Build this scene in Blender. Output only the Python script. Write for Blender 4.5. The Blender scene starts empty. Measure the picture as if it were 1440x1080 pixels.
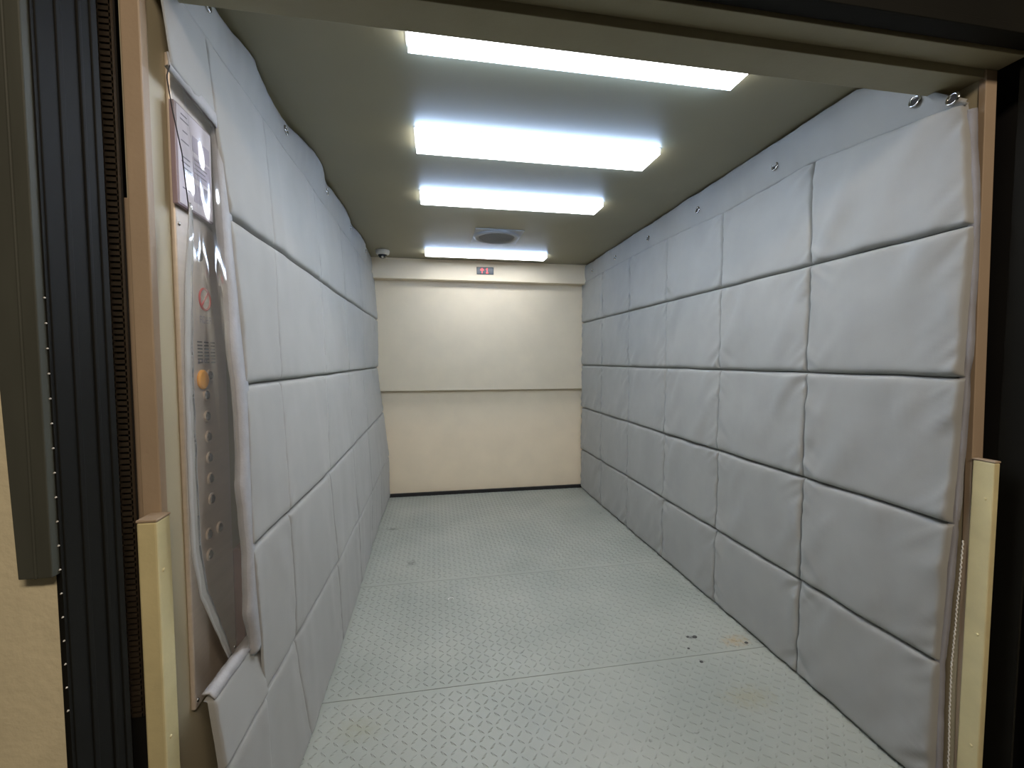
import bpy, bmesh, math, random
import numpy as np
from mathutils import Vector, Matrix, noise

random.seed(7)
scene = bpy.context.scene
COL = scene.collection
PI = math.pi

# ------------------------------------------------------------------ materials
def lin(c):
    out = []
    for v in c:
        v /= 255.0
        out.append(v / 12.92 if v <= 0.04045 else ((v + 0.055) / 1.055) ** 2.4)
    return (*out, 1.0)

def mat(name, rgb, rough=0.6, metal=0.0, var=0.0, scale=8.0, stretch=(1, 1, 1), bump=0.0, bscale=60.0, spec=0.5, sheen=0.0):
    m = bpy.data.materials.new(name)
    m.use_nodes = True
    nt = m.node_tree
    b = nt.nodes["Principled BSDF"]
    b.inputs["Base Color"].default_value = lin(rgb)
    b.inputs["Roughness"].default_value = rough
    b.inputs["Metallic"].default_value = metal
    b.inputs["Specular IOR Level"].default_value = spec
    if sheen:
        b.inputs["Sheen Weight"].default_value = sheen
    tc = nt.nodes.new("ShaderNodeTexCoord")
    if var > 0:
        mp = nt.nodes.new("ShaderNodeMapping")
        mp.inputs["Scale"].default_value = stretch
        nt.links.new(tc.outputs["Object"], mp.inputs["Vector"])
        n = nt.nodes.new("ShaderNodeTexNoise")
        n.inputs["Scale"].default_value = scale
        n.inputs["Detail"].default_value = 5
        nt.links.new(mp.outputs["Vector"], n.inputs["Vector"])
        r = nt.nodes.new("ShaderNodeMapRange")
        r.inputs["From Min"].default_value = 0.3
        r.inputs["From Max"].default_value = 0.7
        r.inputs["To Min"].default_value = 1.0 - var
        r.inputs["To Max"].default_value = 1.0 + var
        nt.links.new(n.outputs["Fac"], r.inputs["Value"])
        mx = nt.nodes.new("ShaderNodeVectorMath")
        mx.operation = 'SCALE'
        mx.inputs[0].default_value = lin(rgb)[:3]
        nt.links.new(r.outputs["Result"], mx.inputs["Scale"])
        nt.links.new(mx.outputs["Vector"], b.inputs["Base Color"])
    if bump > 0:
        n2 = nt.nodes.new("ShaderNodeTexNoise")
        n2.inputs["Scale"].default_value = bscale
        n2.inputs["Detail"].default_value = 4
        nt.links.new(tc.outputs["Object"], n2.inputs["Vector"])
        bp = nt.nodes.new("ShaderNodeBump")
        bp.inputs["Strength"].default_value = bump
        bp.inputs["Distance"].default_value = 0.01
        nt.links.new(n2.outputs["Fac"], bp.inputs["Height"])
        nt.links.new(bp.outputs["Normal"], b.inputs["Normal"])
    return m

def emission(name, rgb, strength):
    m = bpy.data.materials.new(name)
    m.use_nodes = True
    nt = m.node_tree
    b = nt.nodes["Principled BSDF"]
    b.inputs["Base Color"].default_value = lin(rgb)
    b.inputs["Emission Color"].default_value = lin(rgb)
    b.inputs["Emission Strength"].default_value = strength
    return m

M = {}
M['beige'] = mat('beige_paint', (236, 221, 194), 0.5, var=0.03, scale=5, bump=0.05, bscale=120)
M['ceil'] = mat('ceiling_paint', (130, 124, 98), 0.5, var=0.03, scale=4, spec=1.0)
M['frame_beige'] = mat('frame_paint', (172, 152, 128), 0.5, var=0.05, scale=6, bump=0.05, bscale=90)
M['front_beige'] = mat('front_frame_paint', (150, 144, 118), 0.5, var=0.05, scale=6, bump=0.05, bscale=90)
M['wall_in'] = mat('car_wall_paint', (186, 177, 150), 0.45, var=0.05, scale=6)
M['post'] = mat('post_paint', (218, 206, 158), 0.45, var=0.07, scale=12, bump=0.12, bscale=35)
M['fabric'] = mat('grey_quilt_fabric', (159, 160, 157), 0.75, var=0.05, scale=5, bump=0.06, bscale=450, spec=0.25, sheen=0.15)
M['fabric_dark'] = mat('grey_hem_fabric', (150, 151, 157), 0.75, var=0.05, scale=14, bump=0.1, bscale=250, spec=0.25)
M['binding'] = mat('pale_binding_fabric', (168, 168, 170), 0.7, var=0.06, scale=30, bump=0.15, bscale=160)
M['stitch'] = mat('white_thread', (225, 222, 214), 0.7)
M['thread_dark'] = mat('dark_thread', (52, 52, 58), 0.8)
M['steel'] = mat('brushed_steel', (206, 194, 180), 0.4, metal=0.35, var=0.05, scale=4, stretch=(1, 1, 14))
M['chrome'] = mat('polished_metal', (205, 205, 205), 0.15, metal=1.0)
M['dark'] = mat('dark_painted_steel', (19, 19, 15), 0.7, var=0.2, scale=5, spec=0.2)
M['panel_dark'] = mat('dark_green_grey_steel', (74, 76, 68), 0.6, var=0.15, scale=3, stretch=(6, 6, 1), spec=0.25)
M['black'] = mat('black_rubber', (24, 24, 26), 0.6)
M['shaft'] = mat('shaded_shaft_steel', (26, 25, 24), 0.6, var=0.2, scale=4)  # gap's darkness put into the colour, as lobby light reaches it
M['chain'] = mat('brown_greasy_steel', (70, 60, 48), 0.5, var=0.2, scale=30)
M['plaster'] = mat('landing_plaster', (222, 212, 178), 0.8, var=0.05, scale=14, bump=0.15, bscale=70)
M['concrete'] = mat('landing_concrete', (120, 116, 108), 0.8, var=0.1, scale=10)
M['white'] = mat('white_plastic', (215, 210, 200), 0.4)
M['vent'] = mat('vent_grey', (154, 156, 158), 0.5)
M['vent_dark'] = mat('vent_grille_grey', (98, 106, 124), 0.6)
M['smoke'] = mat('dark_dome', (24, 28, 32), 0.12)
M['screen'] = mat('indicator_screen', (62, 70, 76), 0.25)
M['led'] = emission('red_led', (255, 60, 60), 2.2)
M['paper'] = mat('pale_notice_paper', (214, 206, 214), 0.5, var=0.02, scale=20)
M['paper_box'] = mat('mauve_print', (176, 166, 184), 0.5)
M['ink'] = mat('grey_print', (126, 120, 132), 0.6)
M['notice_edge'] = mat('mauve_frame', (150, 132, 142), 0.4)
M['red'] = mat('red_sign_print', (196, 66, 62), 0.5)
M['amber'] = mat('amber_button', (244, 172, 44), 0.35)
M['slot'] = mat('dark_slot', (44, 40, 38), 0.7)
M['rim'] = mat('lamp_rim', (148, 146, 134), 0.4)
M['bumper'] = mat('reddish_brown_board', (128, 92, 78), 0.5, var=0.1, scale=8)
M['crumb'] = mat('dark_grit', (72, 74, 72), 0.9)
M['scrap'] = mat('white_scrap', (226, 228, 224), 0.7)

# lamp diffuser: even light; one of them carries brown water stains
def diffuser_mat(name, stained):
    m = bpy.data.materials.new(name)
    m.use_nodes = True
    nt = m.node_tree
    b = nt.nodes["Principled BSDF"]
    b.inputs["Base Color"].default_value = (0.8, 0.8, 0.8, 1)
    b.inputs["Emission Strength"].default_value = LAMP
    b.inputs["Emission Color"].default_value = LAMPC
    if stained:
        tc = nt.nodes.new("ShaderNodeTexCoord")
        mp = nt.nodes.new("ShaderNodeMapping")
        mp.inputs["Scale"].default_value = (5, 16, 1)
        nt.links.new(tc.outputs["Object"], mp.inputs["Vector"])
        n = nt.nodes.new("ShaderNodeTexNoise")
        n.inputs["Scale"].default_value = 1.3
        n.inputs["Detail"].default_value = 3
        nt.links.new(mp.outputs["Vector"], n.inputs["Vector"])
        cr = nt.nodes.new("ShaderNodeValToRGB")
        cr.color_ramp.elements[0].position = 0.62
        cr.color_ramp.elements[0].color = LAMPC
        cr.color_ramp.elements[1].position = 0.72
        cr.color_ramp.elements[1].color = (0.13, 0.105, 0.07, 1)
        nt.links.new(n.outputs["Fac"], cr.inputs["Fac"])
        nt.links.new(cr.outputs["Color"], b.inputs["Emission Color"])
    return m
LAMP = 6.0
HALO_GAIN = 2.4  # extra brightness of the added panes, for the ceiling halo
LAMPC = (0.91, 0.95, 1.01, 1)
M['added_pane'] = emission('added_halo_pane', (184, 212, 255), LAMP * HALO_GAIN)  # bluish glow added to the lamp sides to halo the ceiling
M['diffuser'] = diffuser_mat('lamp_diffuser', False)
M['diffuser_stained'] = diffuser_mat('lamp_diffuser_stained', True)

# clear plastic film: a thin sheet, part mirror (Fresnel), mostly see-through
def film(name, tint, milk):
    m = bpy.data.materials.new(name)
    m.use_nodes = True
    nt = m.node_tree
    nt.nodes.clear()
    out = nt.nodes.new("ShaderNodeOutputMaterial")
    tr = nt.nodes.new("ShaderNodeBsdfTransparent")
    tr.inputs["Color"].default_value = (*tint, 1)
    gl = nt.nodes.new("ShaderNodeBsdfGlossy")
    gl.inputs["Roughness"].default_value = 0.07
    gl.inputs["Color"].default_value = (1, 1, 1, 1)
    di = nt.nodes.new("ShaderNodeBsdfDiffuse")
    di.inputs["Color"].default_value = (0.62, 0.62, 0.6, 1)
    fr = nt.nodes.new("ShaderNodeFresnel")
    geo = nt.nodes.new("ShaderNodeNewGeometry")
    io = nt.nodes.new("ShaderNodeMapRange")
    io.inputs["To Min"].default_value = 1.42
    io.inputs["To Max"].default_value = 1 / 1.42
    nt.links.new(geo.outputs["Backfacing"], io.inputs["Value"])
    nt.links.new(io.outputs["Result"], fr.inputs["IOR"])
    a = nt.nodes.new("ShaderNodeMixShader")
    a.inputs[0].default_value = milk
    nt.links.new(tr.outputs[0], a.inputs[1])
    nt.links.new(di.outputs[0], a.inputs[2])
    b = nt.nodes.new("ShaderNodeMixShader")
    nt.links.new(fr.outputs[0], b.inputs[0])
    nt.links.new(a.outputs[0], b.inputs[1])
    nt.links.new(gl.outputs[0], b.inputs[2])
    nt.links.new(b.outputs[0], out.inputs["Surface"])
    return m
M['film'] = film('clear_plastic_film', (0.93, 0.92, 0.91), 0.10)
M['film_milky'] = film('milky_plastic_strip', (0.85, 0.85, 0.85), 0.55)

# checker plate floor: grey green paint with worn patches and dirt spots
def floor_mat():
    m = mat('checker_plate_paint', (152, 160, 155), 0.38)
    nt = m.node_tree
    b = nt.nodes["Principled BSDF"]
    tc = nt.nodes.new("ShaderNodeTexCoord")
    n = nt.nodes.new("ShaderNodeTexNoise")
    n.inputs["Scale"].default_value = 2.2
    n.inputs["Detail"].default_value = 6
    nt.links.new(tc.outputs["Object"], n.inputs["Vector"])
    cr = nt.nodes.new("ShaderNodeValToRGB")
    cr.color_ramp.elements[0].position = 0.3
    cr.color_ramp.elements[0].color = lin((154, 160, 153))
    cr.color_ramp.elements[1].position = 0.7
    cr.color_ramp.elements[1].color = lin((170, 174, 166))
    nt.links.new(n.outputs["Fac"], cr.inputs["Fac"])
    n2 = nt.nodes.new("ShaderNodeTexNoise")
    n2.inputs["Scale"].default_value = 26
    n2.inputs["Detail"].default_value = 3
    nt.links.new(tc.outputs["Object"], n2.inputs["Vector"])
    c2 = nt.nodes.new("ShaderNodeValToRGB")
    c2.color_ramp.elements[0].position = 0.70
    c2.color_ramp.elements[0].color = (0, 0, 0, 1)
    c2.color_ramp.elements[1].position = 0.80
    c2.color_ramp.elements[1].color = (0.75, 0.75, 0.75, 1)
    nt.links.new(n2.outputs["Fac"], c2.inputs["Fac"])
    mx = nt.nodes.new("ShaderNodeMix")
    mx.data_type = 'RGBA'
    nt.links.new(c2.outputs["Color"], mx.inputs[0])
    nt.links.new(cr.outputs["Color"], mx.inputs[6])
    mx.inputs[7].default_value = lin((92, 94, 88))
    last = mx
    # a few stains of their own shape: rust by the right quilt, greasy patches
    for (x, y, rx, ry, col, amt) in ((1.50, 1.95, .10, .06, (178, 150, 96), .55), (-.36, 3.80, .07, .05, (96, 98, 92), .6),
                                     (-.17, 3.12, .05, .07, (100, 102, 96), .6), (1.30, 1.60, .16, .09, (150, 146, 118), .5),
                                     (-.30, 1.72, .12, .08, (150, 150, 122), .4), (1.295, 2.015, .035, .02, (70, 74, 72), .8)):
        mp = nt.nodes.new("ShaderNodeMapping")
        mp.inputs["Location"].default_value = (-x / rx, -y / ry, 0)
        mp.inputs["Scale"].default_value = (1 / rx, 1 / ry, 0)
        nt.links.new(tc.outputs["Object"], mp.inputs["Vector"])
        ln = nt.nodes.new("ShaderNodeVectorMath")
        ln.operation = 'LENGTH'
        nt.links.new(mp.outputs["Vector"], ln.inputs[0])
        n3 = nt.nodes.new("ShaderNodeTexNoise")
        n3.inputs["Scale"].default_value = 40
        nt.links.new(tc.outputs["Object"], n3.inputs["Vector"])
        ad = nt.nodes.new("ShaderNodeMath")
        ad.operation = 'MULTIPLY_ADD'
        nt.links.new(n3.outputs["Fac"], ad.inputs[0])
        ad.inputs[1].default_value = 1.6
        nt.links.new(ln.outputs["Value"], ad.inputs[2])
        r = nt.nodes.new("ShaderNodeMapRange")
        r.inputs["From Min"].default_value = 0.9
        r.inputs["From Max"].default_value = 1.7
        r.inputs["To Min"].default_value = amt
        r.inputs["To Max"].default_value = 0.0
        nt.links.new(ad.outputs[0], r.inputs["Value"])
        m2 = nt.nodes.new("ShaderNodeMix")
        m2.data_type = 'RGBA'
        nt.links.new(r.outputs["Result"], m2.inputs[0])
        nt.links.new(last.outputs[2], m2.inputs[6])
        m2.inputs[7].default_value = lin(col)
        last = m2
    nt.links.new(last.outputs[2], b.inputs["Base Color"])
    return m
M['floor'] = floor_mat()

# ------------------------------------------------------------------ mesh helpers
class MB:
    def __init__(self):
        self.v, self.f = [], []
    def add(self, vs, fs):
        o = len(self.v)
        self.v += [tuple(p) for p in vs]
        self.f += [tuple(i + o for i in q) for q in fs]
        return self
    def box(self, x0, x1, y0, y1, z0, z1):
        vs = [(x0, y0, z0), (x1, y0, z0), (x1, y1, z0), (x0, y1, z0), (x0, y0, z1), (x1, y0, z1), (x1, y1, z1), (x0, y1, z1)]
        return self.add(vs, [(0, 3, 2, 1), (4, 5, 6, 7), (0, 1, 5, 4), (1, 2, 6, 5), (2, 3, 7, 6), (3, 0, 4, 7)])
    def hexa(self, bottom, top):
        return self.add(list(bottom) + list(top), [(0, 3, 2, 1), (4, 5, 6, 7), (0, 1, 5, 4), (1, 2, 6, 5), (2, 3, 7, 6), (3, 0, 4, 7)])
    def cyl(self, c, axis, r0, r1, h, n=24, cap=True):
        a = Vector(axis).normalized()
        t = a.orthogonal().normalized()
        b = a.cross(t)
        c = Vector(c)
        vs = []
        for k, (r, hh) in enumerate(((r0, 0), (r1, h))):
            for i in range(n):
                an = 2 * PI * i / n
                vs.append(c + a * hh + (t * math.cos(an) + b * math.sin(an)) * r)
        fs = [(i, (i + 1) % n, n + (i + 1) % n, n + i) for i in range(n)]
        if cap:
            fs += [tuple(range(n - 1, -1, -1)), tuple(range(n, 2 * n))]
        return self.add(vs, fs)
    def lathe(self, c, axis, prof, n=32):
        a = Vector(axis).normalized()
        t = a.orthogonal().normalized()
        b = a.cross(t)
        c = Vector(c)
        vs, fs = [], []
        for (r, hh) in prof:
            for i in range(n):
                an = 2 * PI * i / n
                vs.append(c + a * hh + (t * math.cos(an) + b * math.sin(an)) * max(r, 1e-5))
        for k in range(len(prof) - 1):
            for i in range(n):
                fs.append((k * n + i, k * n + (i + 1) % n, (k + 1) * n + (i + 1) % n, (k + 1) * n + i))
        return self.add(vs, fs)
    def torus(self, c, axis, R, r, n=20, m=8, sx=1.0):
        prof = [(R + r * math.cos(2 * PI * j / m), r * math.sin(2 * PI * j / m)) for j in range(m + 1)]
        return self.lathe(c, axis, prof, n)
    def tube(self, pts, r, n=8):
        pts = [Vector(p) for p in pts]
        vs, fs = [], []
        for i, p in enumerate(pts):
            d = (pts[min(i + 1, len(pts) - 1)] - pts[max(i - 1, 0)]).normalized()
            t = d.cross(Vector((1, 0.13, 0.07))).normalized()
            b = d.cross(t)
            for k in range(n):
                an = 2 * PI * k / n
                vs.append(p + (t * math.cos(an) + b * math.sin(an)) * r)
        for i in range(len(pts) - 1):
            for k in range(n):
                fs.append((i * n + k, i * n + (k + 1) % n, (i + 1) * n + (k + 1) % n, (i + 1) * n + k))
        fs += [tuple(range(n - 1, -1, -1)), tuple(range((len(pts) - 1) * n, len(pts) * n))]
        return self.add(vs, fs)
    def grid(self, P):
        ny, nx = len(P), len(P[0])
        vs = [p for row in P for p in row]
        fs = [(j * nx + i, j * nx + i + 1, (j + 1) * nx + i + 1, (j + 1) * nx + i) for j in range(ny - 1) for i in range(nx - 1)]
        return self.add(vs, fs)
    def build(self, name, m, parent=None, smooth=False, bevel=0.0, solid=0.0):
        me = bpy.data.meshes.new(name)
        me.from_pydata(self.v, [], self.f)
        bm = bmesh.new()
        bm.from_mesh(me)
        bmesh.ops.recalc_face_normals(bm, faces=bm.faces)
        bm.to_mesh(me)
        bm.free()
        me.update()
        ms = m if isinstance(m, (list, tuple)) else [m]
        for x in ms:
            me.materials.append(x)
        if smooth:
            me.polygons.foreach_set("use_smooth", [True] * len(me.polygons))
        o = bpy.data.objects.new(name, me)
        COL.objects.link(o)
        if parent:
            o.parent = parent
            o.matrix_parent_inverse = Matrix.Translation(-parent.location)
        if solid:
            s = o.modifiers.new("solid", 'SOLIDIFY')
            s.thickness = solid
            s.offset = 0
        if bevel:
            b = o.modifiers.new("bevel", 'BEVEL')
            b.width = bevel
            b.segments = 2
            b.limit_method = 'ANGLE'
        return o

def tag(o, label=None, cat=None, group=None, kind=None):
    if label: o["label"] = label
    if cat: o["category"] = cat
    if group: o["group"] = group
    if kind: o["kind"] = kind
    return o

def thing(name, loc, label, cat, group=None):
    o = bpy.data.objects.new(name, None)
    COL.objects.link(o)
    o.location = loc
    o.empty_display_size = 0.1
    return tag(o, label, cat, group)

def struct(o, label=None, cat=None):
    return tag(o, label, cat, None, 'structure')

# ------------------------------------------------------------------ dimensions (metres; camera stands over the origin)
XL, XR = -0.62, 1.66           # inner faces of the car side walls
YF, YB = 1.12, 4.70            # car front edge, rear door plane
ZC = 2.454                     # ceiling

# ------------------------------------------------------------------ floor: checker plate with raised lozenges
fl = MB()
plates = [(YF - 0.02, 1.880), (1.884, 2.838), (2.842, 3.796), (3.80, YB + 0.05)]
for (a, b) in plates:
    fl.box(XL, XR, a, b, -0.02, 0.0)
fl.box(XL, XR, YF - 0.02, YB + 0.05, -0.03, -0.012)
p = 0.036
nx, ny = int((XR - XL) / p), int((YB - YF) / p)
ca = math.cos(PI / 4)
for j in range(ny):
    yc = YF + 0.02 + (j + .5) * p
    if any(abs(yc - s) < 0.02 for s in (1.882, 2.84, 3.798)):
        continue
    for i in range(nx):
        xc = XL + 0.01 + (i + .5) * p
        s = 1 if (i + j) % 2 else -1
        L, Wd, h = 0.0178, 0.0066, 0.0030
        d = (ca, s * ca)
        n_ = (-d[1], d[0])
        vs = [(xc - d[0] * L, yc - d[1] * L, -.0003), (xc + n_[0] * Wd, yc + n_[1] * Wd, -.0003),
              (xc + d[0] * L, yc + d[1] * L, -.0003), (xc - n_[0] * Wd, yc - n_[1] * Wd, -.0003),
              (xc - d[0] * L * .6, yc - d[1] * L * .6, h), (xc + d[0] * L * .6, yc + d[1] * L * .6, h)]
        fl.add(vs, [(0, 1, 5, 4), (2, 3, 4, 5), (1, 2, 5), (3, 0, 4)])
def raw_build(mb, name, m):
    me = bpy.data.meshes.new(name)
    me.from_pydata(mb.v, [], mb.f)
    bm = bmesh.new(); bm.from_mesh(me)
    bmesh.ops.recalc_face_normals(bm, faces=bm.faces)
    for f in bm.faces:            # open lozenges must face up
        if len(f.verts) < 5 and f.normal.z < 0 and max(v.co.z for v in f.verts) > 0.001:
            f.normal_flip()
    bm.to_mesh(me); bm.free()
    me.materials.append(m)
    o = bpy.data.objects.new(name, me)
    COL.objects.link(o)
    return o
struct(raw_build(fl, 'floor', M['floor']), 'grey checker plate floor of the lift car', 'floor')
struct(MB().box(-2.2, 3.2, -2.0, YF - 0.02, -0.05, 0.0).build('landing_floor', M['concrete']), 'plain landing floor before the lift entrance', 'floor')

# ------------------------------------------------------------------ walls, ceiling
struct(MB().box(XL - .04, XL, YF, YB + .1, 0, ZC).build('wall_left', M['wall_in']), 'left side wall of the lift car behind the quilt', 'wall')
w = MB()   # the right wall's free edge leans a little
w.hexa([(XR, 1.085, 0), (XR + .04, 1.085, 0), (XR + .04, YB + .1, 0), (XR, YB + .1, 0)], [(XR, YF, ZC), (XR + .04, YF, ZC), (XR + .04, YB + .1, ZC), (XR, YB + .1, ZC)])
struct(w.build('wall_right', M['wall_in']), 'right side wall of the lift car behind the quilt', 'wall')
struct(MB().box(XL - .04, XR + .04, YF, YB + .1, ZC, ZC + .04).build('ceiling', M['ceil']), 'plain olive grey ceiling of the lift car', 'ceiling')

# rear doors (split at mid height, the upper leaf stands in front)
struct(MB().box(XL, XR, YB - .012, YB + .05, 1.118, ZC).build('door_1', M['beige'], bevel=.003), 'upper leaf of the beige rear lift door', 'door')
struct(MB().box(XL, XR, YB + .040, YB + .08, 0.012, 1.14).build('door_2', M['beige'], bevel=.003), 'lower leaf of the beige rear lift door', 'door')
struct(MB().box(XL, XR, YB - .004, YB + .02, 0, 0.034).build('trim_1', M['black']), 'black strip along the foot of the rear door', 'trim')
struct(MB().box(XL, XR, YB - .120, YB, 2.251, ZC).build('trim_2', M['beige'], bevel=.003), 'beige header box above the rear door', 'trim')
# front header inside the entrance, its outer lip and the jambs
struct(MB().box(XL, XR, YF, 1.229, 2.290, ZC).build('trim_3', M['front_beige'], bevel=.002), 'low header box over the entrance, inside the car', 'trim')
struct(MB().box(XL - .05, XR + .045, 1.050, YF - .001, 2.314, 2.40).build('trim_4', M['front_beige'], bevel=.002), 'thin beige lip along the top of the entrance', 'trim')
jl = MB().box(XL - .036, XL + .003, YF - .006, YF + .02, 0, 2.312).box(XL - .050, XL - .034, YF - .002, YF + .02, 0, 1.79)
struct(jl.build('trim_5', M['frame_beige'], bevel=.003), 'beige jamb strip on the left of the entrance', 'trim')
jr = MB().hexa([(XR - .002, 1.080, 0), (XR + .040, 1.080, 0), (XR + .040, 1.10, 0), (XR - .002, 1.10, 0)],
               [(XR - .002, 1.114, 2.312), (XR + .040, 1.114, 2.312), (XR + .040, 1.134, 2.312), (XR - .002, 1.134, 2.312)])
struct(jr.build('trim_6', M['frame_beige'], bevel=.002), 'beige jamb strip on the right of the entrance', 'trim')

# landing side: plaster wall at the left, its dark steel lining and the shaft gap
struct(MB().box(-2.2, -0.629, 0.860, 0.985, 0, 3.0).build('wall_landing', M['plaster']), 'beige plaster landing wall left of the entrance', 'wall')
struct(MB().box(1.80, 3.2, 0.860, 0.985, 0, 3.0).build('wall_landing.001', M['plaster']), 'landing wall right of the entrance', 'wall')
li = MB().box(-0.640, -0.624, 0.8585, 0.992, 0, 2.6)
li.box(-0.632, -0.6215, 0.896, 0.908, 0, 2.6).box(-0.632, -0.6205, 0.944, 0.952, 0, 2.6).box(-0.632, -0.6212, 0.976, 0.992, 0, 2.6)
struct(li.build('trim_7', M['dark'], bevel=.0015), 'dark ribbed steel lining on the left side of the opening', 'trim')
pa = MB().hexa([(-0.677, 0.836, 1.072), (-0.6285, 0.836, 1.072), (-0.6285, 0.858, 1.072), (-0.677, 0.858, 1.072)],
               [(-0.722, 0.836, 2.6), (-0.6285, 0.836, 2.6), (-0.6285, 0.858, 2.6), (-0.722, 0.858, 2.6)])
pa.box(-0.6535, -0.6485, 0.8335, 0.840, 1.072, 2.6)
struct(pa.build('trim_8', M['panel_dark'], bevel=.002), 'dark steel facing on the landing wall edge, ending at waist height', 'trim')
struct(MB().box(-0.74, -0.70, 0.985, YB, 0, 3.0).build('wall_shaft', M['shaft']), 'dark shaft wall seen through the left gap', 'wall')
struct(MB().box(1.86, 1.90, 0.90, 2.2, 0, 3.0).build('wall_shaft.001', M['shaft']), 'dark shaft wall seen through the right gap', 'wall')
struct(MB().box(-0.70, 1.86, 1.13, 1.18, 2.40, 3.0).build('wall_shaft.002', M['shaft']), 'dark shaft front above the car', 'wall')

def dark_thing(name, mb, label, cat, m='dark', group=None):
    return tag(mb.build(name, M[m], bevel=.0015), label, cat, group)
# raised landing door: dark leaf added to hide the lit lip front
dk = thing('added_landing_door', (0.52, 1.02, 2.325), 'dark raised landing door added to darken the top of the entrance', 'door')
dk['kind'] = 'structure'
MB().box(-0.69, 1.80, 0.996, 1.046, 2.322, 3.0).build('door_leaf', M['dark'], dk, bevel=.003)
MB().box(-0.69, 1.80, 0.990, 1.000, 2.322, 2.345).build('edge_rail', M['dark'], dk, bevel=.002)
# guide rails in the right gap
gr = thing('guide_rail', (1.735, 1.05, 0), 'dark steel guide rail in the gap right of the right jamb', 'rail')
MB().box(1.722, 1.730, 1.00, 1.075, 0, 2.32).build('rail_web', M['dark'], gr, bevel=.001)
MB().box(1.730, 1.765, 1.066, 1.075, 0, 2.32).build('rail_flange', M['dark'], gr, bevel=.001)
# slotted strip beside the left jamb
ch = thing('slotted_strip', (-0.667, 1.10, 0), 'brown slotted steel strip running down the dark gap beside the left jamb', 'strip')
sb = MB()
z = 0.62
while z < 2.28:
    sb.box(-0.690, -0.663, 1.098, 1.104, z, z + .0085)
    z += 0.0130
sb.box(-0.690, -0.686, 1.098, 1.106, .62, 2.29).box(-0.666, -0.662, 1.098, 1.106, .62, 2.29)
sb.build('slotted_band', M['chain'], ch)
MB().box(-0.692, -0.660, 1.106, 1.109, 0, 2.29).build('backing_strip', M['shaft'], ch)

# studs coloured pale to stand in for glints along the landing wall corner
st = thing('glint_strip', (-0.630, 0.86, 0.9), 'thin row of small studs painted pale as glints on the dark corner of the landing opening', 'strip')
MB().box(-0.6285, -0.626, 0.852, 0.8605, 0.0, 2.2).build('mounting_strip', M['dark'], st)
sm = MB()
base = None
for k in range(18):
    zz = 0.83 + k * 0.0415
    c = (-0.6278, 0.8515, zz)
    MB().cyl(c, (0.2, -1, 0), .0016, .0010, .0025, 8).build('glint_stud', M['white'], st)

# ------------------------------------------------------------------ buffer posts at both jambs
def post(name, x0, x1, y0, y1, h, label, sgn):
    o = thing(name, ((x0 + x1) / 2, (y0 + y1) / 2, 0), label, 'post', 'buffer posts at the entrance')
    MB().box(x0, x1, y0, y1, 0, h - .006).build('post_body', M['post'], o, bevel=.004)
    MB().box(x0 - .001, x1 + .001, y0 - .001, y1 + .001, h - .006, h).build('top_cap', M['frame_beige'], o, bevel=.002)
    xi = x1 if sgn > 0 else x0
    for zz in (0.22, 0.58, h - .12):
        MB().cyl((xi, (y0 + y1) / 2 - .008, zz), (sgn, 0, 0), .0045, .003, .0025, 10).build('screw_head', M['post'], o)
post('buffer_post', -0.637, -0.598, 1.060, 1.112, 1.088, 'cream buffer post on the left jamb, beside the dark ribbed lining', 1)
post('buffer_post', XR - .007, XR + .014, 1.036, 1.092, 1.128, 'cream buffer post on the right jamb, beside the quilt edge', -1)

# ------------------------------------------------------------------ quilts
def nz(a, b, c=0.0):
    return noise.noise((a, b, c))

def cells(lo, hi, n):
    """sample positions in 0..1, crowded towards both ends"""
    t = np.linspace(0, 1, n)
    return t + 0.0 if n < 6 else 0.5 - 0.5 * np.sign(np.cos(PI * t)) * np.abs(np.cos(PI * t)) ** 0.62

def bil(a, b, c, d, u, v):
    return (a * (1 - u) + b * u) * (1 - v) + (c * (1 - u) + d * u) * v

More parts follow.
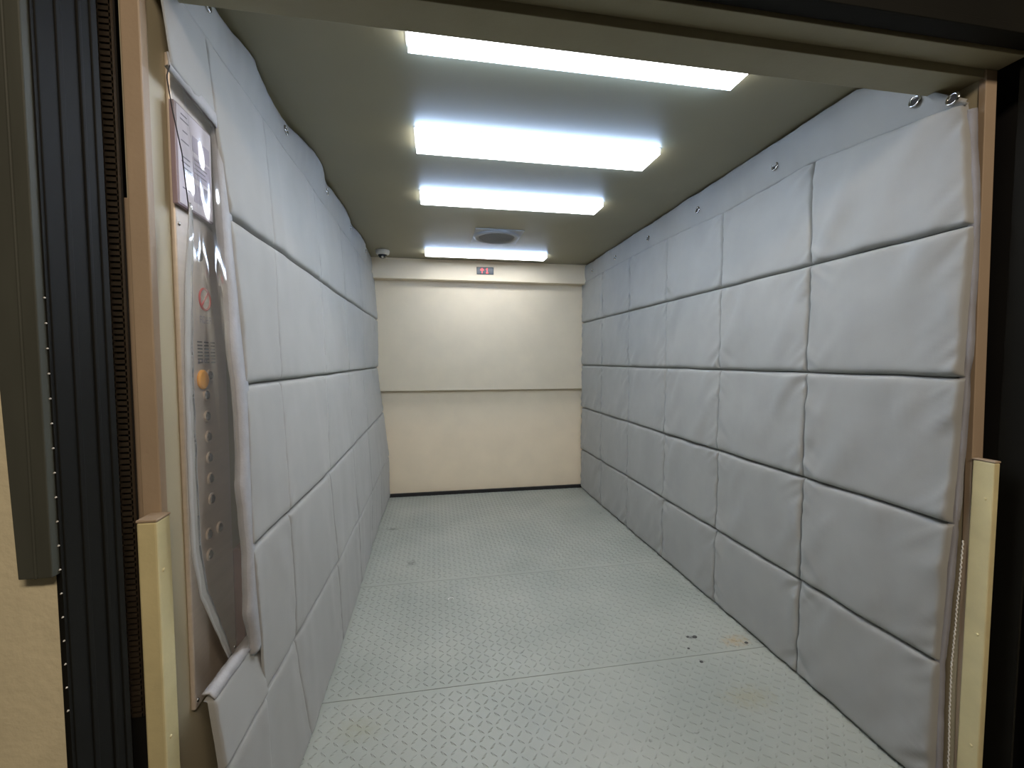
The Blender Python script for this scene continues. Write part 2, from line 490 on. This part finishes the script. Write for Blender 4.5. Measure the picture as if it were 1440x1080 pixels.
def quilt(mb, G, rows, cols, sgn, D, vs_depth, wr, seed, nu=44, nv=40, groove=.010):
    """G[r][c] = (x, y, z) seam crossings, row 0 on top; sgn = direction the padding swells in x"""
    us = cells(0, 1, nu)
    vsm = cells(0, 1, nv)
    P = []
    R, C_ = len(G) - 1, len(G[0]) - 1
    for r in range(R):
        for jv, v in enumerate(vsm):
            if r > 0 and jv == 0:
                continue
            row = []
            for c in range(C_):
                a, b = G[r][c], G[r][c + 1]
                d, e = G[r + 1][c], G[r + 1][c + 1]
                for iu, u in enumerate(us):
                    if c > 0 and iu == 0:
                        continue
                    q = [bil(a[k], b[k], d[k], e[k], u, v) for k in range(3)]
                    gv = 1 - abs(2 * v - 1) ** 28
                    gu = 1 - abs(2 * u - 1) ** 56
                    # the stuffing sags: fuller towards the foot of each square
                    sag = 0.80 + 0.25 * v
                    dv = vs_depth
                    y, z = q[1], q[2]
                    h = D * gv * sag * ((1 - dv) + dv * gu)
                    w1 = nz(y * 3.1 + seed, z * 2.3) * wr[0]
                    w2 = nz(y * 13.0, z * 2.2 + seed, 3.3) * wr[1]
                    eu = math.exp(-min(u, 1 - u) / 0.12)
                    sl = 1 if u > .5 else -1
                    f = nz((z + sl * 0.75 * y) * 24, (y - sl * .6 * z) * 5.0, seed + c * 1.7 + r)
                    big = nz((z * .55 + y * .9) * 11, (y * .5 - z * .8) * 2.5, seed * 2 + r * 3.1)
                    w3 = f * wr[2] * eu + max(0.0, big) * wr[3]
                    h += (w1 + w2 + w3 * (.15 + .85 * (1 - abs(2 * u - 1) ** 34))) * gv
                    # the stitching pulls a narrow groove into every seam
                    du = min(u, 1 - u) * .6
                    dz = min(v, 1 - v) * .46
                    h -= groove * math.exp(-(du / .0045) ** 2) * gv + .008 * math.exp(-(dz / .005) ** 2)
                    row.append((q[0] + sgn * h, y + nz(z * 6, y * 3, seed + 9) * .003, z + nz(y * 5, z * 3, seed + 5) * .003))
            P.append(row)
    mb.grid(P)

ZR = [2.300, 1.844, 1.378, 0.9095, 0.439, 0.004]
# ---- right quilt
YCR = [YB - .015 - .6 * k for k in range(6)] + [1.112]
RQ = thing('padded_wall_quilt', (1.64, 2.9, 0), 'grey quilted protective blanket of six by five squares on the right wall', 'wall quilt')
G = []
for z in ZR:
    row = []
    for c, y in enumerate(YCR):
        x = 1.626
        yy = y
        if c == 6:
            yy = {2.3: 1.135, 1.844: 1.102, 1.378: 1.104, .9095: 1.114, .439: 1.132, .004: 1.128}[z]
            x = 1.622
        zz = z
        if z == 2.3:
            zz = [2.285, 2.29, 2.297, 2.292, 2.268, 2.292, 2.225][c]
        if z == .439: zz = z + .002
        row.append((x, yy, zz))
    G.append(row)
mb = MB()
quilt(mb, G, 5, 6, -1, .021, .60, (.006, .003, .016, .018), 4.2)
mb.build('quilted_mat', M['fabric'], RQ, smooth=True)
# hanging flap with a wavy top edge
def flap(parent, top, seam, sgn, seed, n=260, m=14, lift=.0, name='hanging_flap'):
    """top(y), seam(y) -> (x, z)"""
    P = []
    y0, y1 = seam['y0'], seam['y1']
    for j in range(m + 1):
        v = j / m
        row = []
        for i in range(n + 1):
            y = y0 + (y1 - y0) * i / n
            xt, zt = top(y)
            xs, zs = seam['f'](y)
            x = xs + (xt - xs) * v
            z = zs + (zt - zs) * v
            x += sgn * (nz(y * 7, z * 4, seed) * .010 * v + math.sin(v * PI) * .006 + nz(y * 22, z * 8, seed + 4) * .003)
            row.append((x, y, z))
        P.append(row)
    mb = MB().grid(P)
    return mb.build(name, M['fabric'], parent, smooth=True, solid=.003)
def interp(y, xs, zs):
    return float(np.interp(y, xs, zs))
ys_r = [1.125, 1.18, 1.265, 1.36, 1.46, 1.9, 2.5, 3.1, 3.7, 4.2, 4.69]
def topR(y):
    z = interp(y, ys_r, [2.228, 2.275, 2.352, 2.41, 2.445, 2.450, 2.450, 2.448, 2.448, 2.446, 2.44]) - .006 * (0.5 + .5 * math.cos(y * 10.3))
    return interp(y, ys_r, [1.612, 1.598, 1.584, 1.578, 1.572, 1.580, 1.590, 1.598, 1.602, 1.606, 1.610]), z
def seamR(y):
    return 1.616, interp(y, list(reversed(YCR)), list(reversed([g[2] for g in G[0]]))) - .012
flap(RQ, topR, dict(y0=1.13, y1=4.685, f=seamR), -1, 2.7)
def eyelet(parent, c, sgn, r=.016, slot=True):
    e = MB().torus(c, (sgn, 0, .15), r, .0042, 20, 8).build('eyelet', M['chrome'], parent, smooth=True)
    MB().cyl((c[0] - sgn * .001, c[1], c[2]), (sgn, 0, .15), r, r, .0012, 16).build('hole', M['slot'], e)
    return e
for (y, z) in ((1.160, 2.245), (1.262, 2.294), (1.881, 2.345), (2.507, 2.350), (3.151, 2.352), (3.77, 2.350), (4.35, 2.350)):
    xt, zt = topR(y); xs, zs = seamR(y)
    v = (z - zs) / max(zt - zs, .01)
    x = xs + (xt - xs) * v - (math.sin(v * PI) * .006 + nz(y * 7, z * 4, 2.7) * .010 * v + .0035)
    eyelet(RQ, (x, y, z), -1)
# front hem of the right quilt: flat ribbon behind the padding
P = []
for i in range(141):
    z = .01 + (2.20 - .01) * i / 140
    yb = interp(z, [0, .439, .91, 1.378, 1.844, 2.2], [1.128, 1.134, 1.116, 1.106, 1.104, 1.13])
    wv = .004 * nz(z * 9, .3, 8) + .002 * nz(z * 31, .3, 2)
    dip = -.010 * math.exp(-min(abs(z - s) for s in (.439, .91, 1.378, 1.844)) / .03)
    P.append([(1.622, yb + .012, z), (1.628 + wv, yb - .004 + wv, z), (1.640 + wv, yb - .009 + wv * 1.5 - dip * .5, z)])
MB().grid(P).build('edge_hem', M['fabric_dark'], RQ, smooth=True, solid=.002)
pts = [(1.643 + .003 * nz(z * 9, .3, 8), interp(z, [0, .439, .91], [1.105, 1.112, 1.096]) + .004 * nz(z * 9, .3, 8) + .0015 * math.sin(z * 420), z) for z in np.linspace(.06, .86, 320)]
MB().tube(pts, .0022, 6).build('edge_stitching', M['stitch'], RQ, smooth=True)

# ---- left quilt
LQ = thing('padded_wall_quilt', (-0.58, 2.9, 0), 'grey quilted protective blanket with a clear plastic window on the left wall', 'wall quilt')
YL = {  # per seam row, top to floor
    0: [1.345, 1.75, 2.42, 3.05, 3.72, 4.38, 4.69],
    1: [1.405, 1.736, 2.422, 3.042, 3.729, 4.38, 4.69],
    2: [1.355, 1.68, 2.30, 2.93, 3.55, 4.20, 4.69],
    3: [1.315, 1.600, 2.17, 2.78, 3.43, 4.10, 4.69],
    4: [1.370, 1.636, 2.226, 2.82, 3.42, 4.05, 4.69],
    5: [1.370, 1.70, 2.28, 2.87, 3.45, 4.05, 4.69]}
ZL = [2.31, 1.844, 1.362, .9095, .439, .004]
XLs = [[-.603] * 7,
       [-.578, -.569, -.579, -.581, -.573, -.565, -.570],
       [-.530, -.545, -.535, -.542, -.555, -.570, -.580],
       [-.512, -.502, -.496, -.500, -.505, -.512, -.532],
       [-.512, -.507, -.485, -.482, -.480, -.485, -.480],
       [-.500, -.482, -.478, -.480, -.492, -.490, -.480]]
GL = [[(XLs[r][c] - .004, YL[r][c], ZL[r]) for c in range(7)] for r in range(6)]
mb = MB()
quilt(mb, GL, 5, 6, 1, .017, .22, (.006, .0042, .004, .003), 11.3, groove=.004)
# upper strip over the window and lower strip under it, both part of the mat
quilt(mb, [[(-.600, 1.140, 2.31), (-.601, 1.400, 2.31)], [(-.588, 1.158, 2.100), (-.593, 1.400, 2.080)]], 1, 1, 1, .008, .3, (.003, .003, .001, .001), 2.2, 20, 16, groove=.001)
quilt(mb, [[(-.545, 1.128, .618), (-.535, 1.395, .618)], [(-.525, 1.122, .439), (-.512, 1.372, .439)], [(-.51, 1.112, .004), (-.500, 1.372, .004)]], 2, 1, 1, .018, .5, (.004, .003, .004, .004), 5.2, 30, 26)
mb.build('quilted_mat', M['fabric'], LQ, smooth=True)
ys_l = [1.13, 1.43, 1.67, 1.85, 1.98, 2.19, 2.33, 2.46, 2.7, 3.0, 3.2, 3.5, 3.9, 4.3, 4.69]
def topL(y):
    z = interp(y, [1.13, 1.22, 1.26, 1.43, 4.69], [2.282, 2.285, 2.44, 2.446, 2.446])
    z += -.012 * (0.5 + .5 * math.cos((y - 2.02) * 2 * PI / .67)) if y > 1.3 else 0
    return interp(y, ys_l, [-.600, -.606, -.590, -.612, -.614, -.590, -.566, -.556, -.596, -.580, -.568, -.592, -.570, -.594, -.604]), z
def seamL(y):
    return -.600, 2.300
flap(LQ, topL, dict(y0=1.14, y1=4.685, f=seamL), 1, 6.1)
for (y, z) in ((1.36, 2.390), (2.024, 2.390), (2.699, 2.390), (3.387, 2.390), (4.083, 2.390)):
    xt, zt = topL(y); xs, zs = seamL(y)
    v = (z - zs) / (zt - zs)
    x = xs + (xt - xs) * v + (math.sin(v * PI) * .006 + nz(y * 7, z * 4, 6.1) * .010 * v + .0035)
    eyelet(LQ, (x, y, z), 1)
# the plastic window: its rear edge is sewn to the mat, its front edge hangs free
def backY(z): return interp(z, [.60, .64, .74, .90, 1.09, 1.19, 1.35, 1.46, 1.60, 1.70, 1.87, 2.07, 2.09], [1.320, 1.320, 1.288, 1.295, 1.285, 1.305, 1.312, 1.310, 1.340, 1.345, 1.366, 1.388, 1.39])
def frontY(z): return interp(z, [.62, .643, .759, .867, .984, 1.118, 1.412, 1.606, 1.79, 1.875, 1.994, 2.063, 2.10], [1.275, 1.262, 1.200, 1.143, 1.114, 1.112, 1.116, 1.130, 1.163, 1.148, 1.134, 1.134, 1.156])
def winX(z, t=0.0): return -.560 - max(0, z - 1.9) * .12 + t * (interp(z, [.62, .91, 1.36, 1.60, 1.84, 2.10], [-.512, -.510, -.530, -.553, -.574, -.592]) + .560 + max(0, z - 1.9) * .12)
P = []
for j in range(121):
    z = .62 + (2.096 - .62) * j / 120
    a, b = frontY(z), backY(z) + .006
    row = []
    for i in range(49):
        t = i / 48
        y = a + (b - a) * t
        x = winX(z, t) + (math.sin(t * PI) ** .7) * (.0035 * nz(y * 26, z * 1.1, 1.2) + .008 * nz(y * 11, z * 1.0, 7.7))
        row.append((x, y, z))
    P.append(row)
MB().grid(P).build('clear_window', M['film'], LQ, smooth=True)
P = []
for j in range(121):
    z = .622 + (1.80 - .622) * j / 120
    a = frontY(z)
    wd = interp(z, [.62, .7, 1.0, 1.5, 1.72, 1.80], [.020, .030, .042, .036, .026, .010])
    P.append([(winX(z) + .003 + .002 * nz(z * 20, t * 3, 4), a - .003 + wd * t + .002 * nz(z * 25, 1, 2), z) for t in (0, .33, .66, 1)])
MB().grid(P).build('milky_edge_strip', M['film_milky'], LQ, smooth=True, solid=.0012)
pts = [(winX(z) + .001, frontY(z) - .002, z) for z in np.linspace(1.78, 2.10, 40)]
MB().tube(pts, .0013, 6).build('dark_edge_cord', M['thread_dark'], LQ, smooth=True)
# fabric binding round the window: rear side, top and foot
P = []
for j in range(161):
    z = .60 + (2.10 - .60) * j / 160
    wv = .004 * nz(z * 16, .1, 3) + .002 * nz(z * 45, .1, 9)
    xb = interp(z, ZL[::-1], [XLs[r][0] for r in range(5, -1, -1)]) + .003
    wd = .022
    P.append([(xb - .016, backY(z) - .004 + wv, z), (xb - .002 + wv * .5, backY(z) + wv, z), (xb + .004, backY(z) + wd * .5, z), (xb + .002, max(backY(z) + wd, interp(z, ZL[::-1], [YL[r][0] for r in range(5, -1, -1)]) + .016), z)])
MB().grid(P).build('window_binding', M['binding'], LQ, smooth=True, solid=.003)
P = []
for i in range(41):
    t = i / 40
    y = 1.152 + (1.375 - 1.152) * t
    z0 = 2.098 - .016 * t + .003 * nz(y * 30, 0, 2)
    P.append([(-.588 + .003, y, z0 - .008), (-.588 + .004 + .002 * nz(y * 40, 0, 1), y, z0 + .008), (-.590 + .004, y, z0 + .030)])
MB().grid(P).build('window_binding', M['binding'], LQ, smooth=True, solid=.003)
P = []
for i in range(41):
    t = i / 40
    y = 1.130 + (1.402 - 1.130) * t
    z0 = .620 + .004 * nz(y * 30, 0, 6)
    x = -.545 + .012 * t
    P.append([(x - .012, y, z0 + .012), (x + .004, y, z0 + .012), (x + .016, y, z0 - .004)])
MB().grid(P).build('window_binding', M['binding'], LQ, smooth=True, solid=.004)

# ------------------------------------------------------------------ control panel on the left wall
CP = thing('control_panel', (XL, 1.32, 0.54), 'brushed steel lift control panel behind the clear plastic on the left wall', 'control panel')
CX = XL + .012
MB().box(XL, CX, 1.203, 1.440, .54, 2.16).build('faceplate', M['steel'], CP, bevel=.004)
g = MB()
for r in range(7):
    for c in range(3):
        y0 = 1.279 + c * .034
        z0 = 1.480 - r * .0090
        g.box(CX - .002, CX + .0012, y0, y0 + .023, z0, z0 + .0034)
g.build('speaker_slots', M['slot'], CP)
ab = MB().lathe((CX, 1.296, 1.382), (1, 0, 0), [(.026, 0), (.026, .004), (.022, .007), (0, .008)], 28).build('alarm_button', M['amber'], CP, smooth=False)
# no smoking sign: ring, bar, cigarette
rs = MB().torus((CX + .0005, 1.325, 1.597), (1, 0, 0), .0285, .0030, 32, 6)
rs_o = rs.build('no_smoking_sign', M['red'], CP)
cc = MB()
for (y0, z0, y1, z1, hw) in ((1.306, 1.577, 1.344, 1.617, .0026),):
    d = Vector((0, y1 - y0, z1 - z0)).normalized(); n_ = Vector((0, -d.z, d.y)) * hw
    a = Vector((CX + .002, y0, z0)); b = Vector((CX + .002, y1, z1))
    lo = [a - n_, a + n_, b + n_, b - n_]
    cc.hexa([q - Vector((.002, 0, 0)) for q in lo], lo)
cc.build('slash', M['red'], rs_o)
MB().box(CX, CX + .0012, 1.309, 1.341, 1.594, 1.600).build('cigarette', M['white'], rs_o)
# worn grey lettering under the sign: four dense glyphs, no longer legible
lt = MB()
for k in range(4):
    y0 = 1.296 + k * .0165
    lt.box(CX, CX + .0005, y0, y0 + .0016, 1.533, 1.551)
    lt.box(CX, CX + .0005, y0 + .010, y0 + .0116, 1.533, 1.551)
    for zz in (1.533, 1.541, 1.549):
        if (k + int(zz * 1000)) % 3:
            lt.box(CX, CX + .0005, y0, y0 + .0116, zz, zz + .0016)
lt.build('faded_lettering', M['ink'], CP)
# bell pictogram with a caption above the alarm button
bl = MB()
bl.hexa([(CX, 1.277, 1.424), (CX, 1.289, 1.424), (CX + .0006, 1.289, 1.424), (CX + .0006, 1.277, 1.424)], [(CX, 1.281, 1.437), (CX, 1.285, 1.437), (CX + .0006, 1.285, 1.437), (CX + .0006, 1.281, 1.437)])
for k in range(3):
    bl.box(CX, CX + .0005, 1.297 + k * .011, 1.304 + k * .011, 1.426, 1.436)
bl.build('alarm_mark', M['ink'], CP)
# key slot and push buttons
MB().lathe((CX, 1.306, 1.712), (1, 0, 0), [(.017, 0), (.017, .002), (0, .0025)], 20).build('key_slot', M['slot'], CP)
bpos = [(1.335, 1.392), (1.314, 1.340), (1.314, 1.282), (1.316, 1.226), (1.318, 1.168), (1.320, 1.110), (1.322, 1.052), (1.300, .962), (1.360, .958), (1.300, .905)]
for (y, z) in bpos:
    b = MB().lathe((CX, y, z), (1, 0, 0), [(.0165, 0), (.0165, .003), (.014, .0045), (.0135, .0028), (0, .0028)], 24).build('push_button', M['steel'], CP, smooth=False)
    MB().lathe((CX + .0028, y, z), (1, 0, 0), [(.012, 0), (.010, .003), (.005, .0042), (0, .0045)], 18).build('button_dome', M['chrome'], b, smooth=True)
for (y, z) in ((1.216, 1.765), (1.425, 1.80), (1.214, .56), (1.428, .56)):
    MB().lathe((CX, y, z), (1, 0, 0), [(.005, 0), (.0045, .002), (0, .003)], 12).build('screw', M['chrome'], CP, smooth=True)
# notice in a shallow frame on the panel
NB = thing('notice_board', (CX, 1.28, 1.92), 'pale framed notice mounted on the upper control panel', 'notice')
CX += .001
NX = CX + .012
MB().box(CX, NX, 1.190, 1.362, 1.806, 2.046).build('frame', M['notice_edge'], NB, bevel=.002)
MB().box(NX - .001, NX + .0012, 1.196, 1.357, 1.811, 2.041).build('notice_sheet', M['paper'], NB)
for (y0, y1, z0, z1) in ((1.262, 1.300, 1.960, 1.998), (1.306, 1.346, 1.955, 1.996), (1.262, 1.346, 1.895, 1.948), (1.262, 1.300, 1.835, 1.880)):
    MB().box(NX, NX + .0018, y0, y1, z0, z1).build('printed_box', M['paper_box'], NB)
rr = random.Random(3)
for z in np.arange(2.025, 1.83, -.0125):
    L = rr.uniform(.012, .030)
    if rr.random() < .7:
        MB().box(NX, NX + .0017, 1.210 + rr.uniform(0, .01), 1.224 + L, z, z + .003).build('print_line', M['ink'], NB)
for z in np.arange(1.940, 1.90, -.011):
    MB().box(NX + .0005, NX + .0022, 1.268, 1.268 + rr.uniform(.045, .072), z, z + .003).build('print_line', M['ink'], NB)
MB().box(NX, NX + .0022, 1.312, 1.342, 1.845, 1.885).build('print_block', M['ink'], NB)

# reddish board standing on the wall beyond the panel
BB = tag(MB().box(XL, XL + .028, 1.462, 1.512, .30, .852).build('bumper_board', M['bumper'], bevel=.003), 'reddish brown board on the left wall, seen through the plastic window', 'board')

# ------------------------------------------------------------------ ceiling fittings
LX0, LX1 = -.073, 1.087
lamps = [(1.305, 1.518, 'ceiling lamp panel nearest the entrance, widest of the row of four'),
         (2.030, 2.222, 'second ceiling lamp panel from the entrance'),
         (2.761, 2.925, 'third ceiling lamp panel with brown stains, before the round vent'),
         (4.205, 4.345, 'farthest ceiling lamp panel, between the vent and the rear door')]
DROP = .030  # lamps lowered so their added panes light the ceiling
for k, (y0, y1, lab) in enumerate(lamps):
    t = thing('ceiling_lamp', ((LX0 + LX1) / 2, (y0 + y1) / 2, ZC), lab, 'ceiling lamp', 'ceiling lamp panels')
    fr = MB()
    w_ = .006
    fr.box(LX0 - w_, LX1 + w_, y0 - w_, y0, ZC - .0015, ZC).box(LX0 - w_, LX1 + w_, y1, y1 + w_, ZC - .004, ZC)
    fr.box(LX0 - w_, LX0, y0, y1, ZC - .004, ZC).box(LX1, LX1 + w_, y0, y1, ZC - .004, ZC)
    fr.build('lamp_rim', M['rim'], t)
    MB().box(LX0 + .001, LX1 - .001, y0 + .001, y0 + .0025, ZC - DROP + .002, ZC - .004).build('added_pane', M['added_pane'], t)  # added glowing pane, throws a blue halo on the ceiling
    MB().box(LX0 + .001, LX1 - .001, y1 - .0025, y1 - .001, ZC - DROP + .002, ZC - .004).build('added_pane', M['added_pane'] if k < 3 else M['white'], t)  # added as well; unlit on the last lamp to keep the header darker
    d = MB().box(LX0 + .002, LX1 - .002, y0 + .003, y1 - .003, ZC - DROP, ZC - .001)
    d.build('diffuser', M['diffuser_stained'] if k == 2 else M['diffuser'], t, bevel=.002)
# round vent
VT = thing('ceiling_vent', (.515, 3.655, ZC), 'round grey vent in a square plate on the ceiling', 'vent')
MB().box(.325, .712, 3.455, 3.86, ZC - .006, ZC).build('plate', M['vent'], VT, bevel=.002)
MB().lathe((.515, 3.655, ZC - .006), (0, 0, -1), [(.190, 0), (.186, .010), (.172, .016), (.150, .012), (.146, .004)], 48).build('ring', M['vent'], VT, smooth=True)
MB().cyl((.515, 3.655, ZC - .006), (0, 0, -1), .148, .148, .003, 40).build('grille_disc', M['vent_dark'], VT)
gs = MB()
for k in range(-6, 7):
    hx = math.sqrt(max(.145 ** 2 - (k * .021) ** 2, 0))
    gs.box(.515 - hx, .515 + hx, 3.655 + k * .021 - .003, 3.655 + k * .021 + .003, ZC - .013, ZC - .009)
gs.build('grille_bars', M['vent'], VT)
# dome camera in the far left corner
DC = thing('security_camera', (-.462, 4.30, ZC), 'small white dome camera on the ceiling in the far left corner', 'security camera')
MB().lathe((-.462, 4.30, ZC), (0, 0, -1), [(0, 0), (.062, 0), (.064, .012), (.060, .032), (.050, .040), (.040, .042)], 32).build('housing', M['white'], DC, smooth=True)
MB().lathe((-.462, 4.30, ZC - .040), (0, 0, -1), [(.042, 0), (.040, .012), (.030, .025), (.015, .032), (0, .034)], 28).build('dome', M['smoke'], DC, smooth=True)
MB().lathe((-.462, 4.272, ZC - .066), (0, -.8, -.6), [(.010, 0), (.010, .006), (.006, .008), (0, .008)], 16).build('lens', M['steel'], DC, smooth=True)
# floor indicator on the rear header
yf = YB - .120
FI = thing('floor_indicator', (.527, yf, 2.354), 'small dark floor indicator with red arrow and digit on the rear header', 'display')
MB().box(.439, .6145, yf - .006, yf, 2.317, 2.392).build('bezel', M['black'], FI, bevel=.002)
MB().box(.444, .6095, yf - .0075, yf - .004, 2.322, 2.387).build('screen', M['screen'], FI)
def dots(pat, x0, z0, s, name):
    d_ = MB()
    for r, line in enumerate(pat):
        for c, chx in enumerate(line):
            if chx == '#':
                d_.box(x0 + c * s, x0 + c * s + s * .86, yf - .0095, yf - .0072, z0 - (r + 1) * s, z0 - r * s - s * .14)
    d_.build(name, M['led'], FI)
dots(["..#..", ".###.", "#####", "..#..", "..#..", "..#..", "..#.."], .477, 2.380, .0072, 'arrow')
dots([".#.", "##.", ".#.", ".#.", ".#.", ".#.", "###"], .537, 2.380, .0072, 'digit')

# ------------------------------------------------------------------ litter on the floor
def crumb(x, y, r, label, name='grit_crumb', m='crumb', cat='grit'):
    bm_ = MB()
    rr = random.Random(int(x * 1000 + y * 77))
    n = 9
    vs = []
    for k, (s, zz) in enumerate(((1, .0), (.9, .35), (.5, .6))):
        for i in range(n):
            an = 2 * PI * i / n
            q = r * s * rr.uniform(.7, 1.2)
            vs.append((x + math.cos(an) * q, y + math.sin(an) * q * .8, .0005 + zz * r * .7))
    fs = [(k * n + i, k * n + (i + 1) % n, (k + 1) * n + (i + 1) % n, (k + 1) * n + i) for k in range(2) for i in range(n)]
    fs += [tuple(range(n - 1, -1, -1)), tuple(range(2 * n, 3 * n))]
    return tag(bm_.add(vs, fs).build(name, M[m]), label, cat)
crumb(1.314, 2.013, .014, 'largest dark crumb of grit on the right of the floor')
crumb(1.278, 2.020, .009, 'dark crumb just left of the largest crumb of grit')
crumb(1.231, 1.936, .008, 'dark crumb nearer the entrance, below the pair of crumbs')
crumb(1.236, 1.836, .009, 'dark crumb on the near plate, just in front of the floor seam')
crumb(1.545, 1.925, .010, 'dark crumb at the rusty patch beside the right quilt')
pts = [(.084 + .016 * math.cos(a), 2.595 + .014 * math.sin(a), .004) for a in np.linspace(.2, 3.6, 14)]
tag(MB().tube(pts, .0028, 6).build('paper_scrap', M['scrap'], smooth=True), 'curled white scrap in the middle of the floor', 'scrap')
tag(MB().tube([(.82, 3.16, .003), (.835, 3.168, .006), (.85, 3.158, .003)], .003, 6).build('paper_scrap', M['scrap'], smooth=True), 'tiny white scrap farther back on the floor, right of centre', 'scrap')

# ------------------------------------------------------------------ lobby light, world, camera
ld = bpy.data.lights.new('lobby_lamp', 'AREA')
ld.shape = 'RECTANGLE'
ld.size, ld.size_y = 1.2, 0.3
ld.energy = 24
ld.color = (1.0, .83, .66)
lo = bpy.data.objects.new('lobby_lamp', ld)
lo.location = (.5, -1.3, 3.2)
lo.rotation_euler = (math.radians(38), 0, 0)
COL.objects.link(lo)

wd = bpy.data.worlds.new('World')
scene.world = wd
wd.use_nodes = True
wd.node_tree.nodes['Background'].inputs[0].default_value = (.75, .72, .6, 1)
wd.node_tree.nodes['Background'].inputs[1].default_value = .012

cam = bpy.data.cameras.new('camera')
cam.sensor_width = 36
cam.lens = 36 * 620.1 / 1440
cam.clip_start = .02
co = bpy.data.objects.new('camera', cam)
COL.objects.link(co)
a, b, c = .1744, -.0533, -.0011
f = Vector((math.sin(a) * math.cos(b), math.cos(a) * math.cos(b), math.sin(b)))
r = Vector((math.cos(a), -math.sin(a), 0))
u = r.cross(f)
r, u = r * math.cos(c) + u * math.sin(c), u * math.cos(c) - r * math.sin(c)
mx = Matrix((r, u, -f)).transposed().to_4x4()
mx.translation = (0, 0, 1.432)
co.matrix_world = mx
scene.camera = co

vs_ = scene.view_settings
vs_.view_transform = 'Standard'
vs_.look = 'None'
vs_.exposure = 1.2
vs_.gamma = 1.0
vs_.use_curve_mapping = False
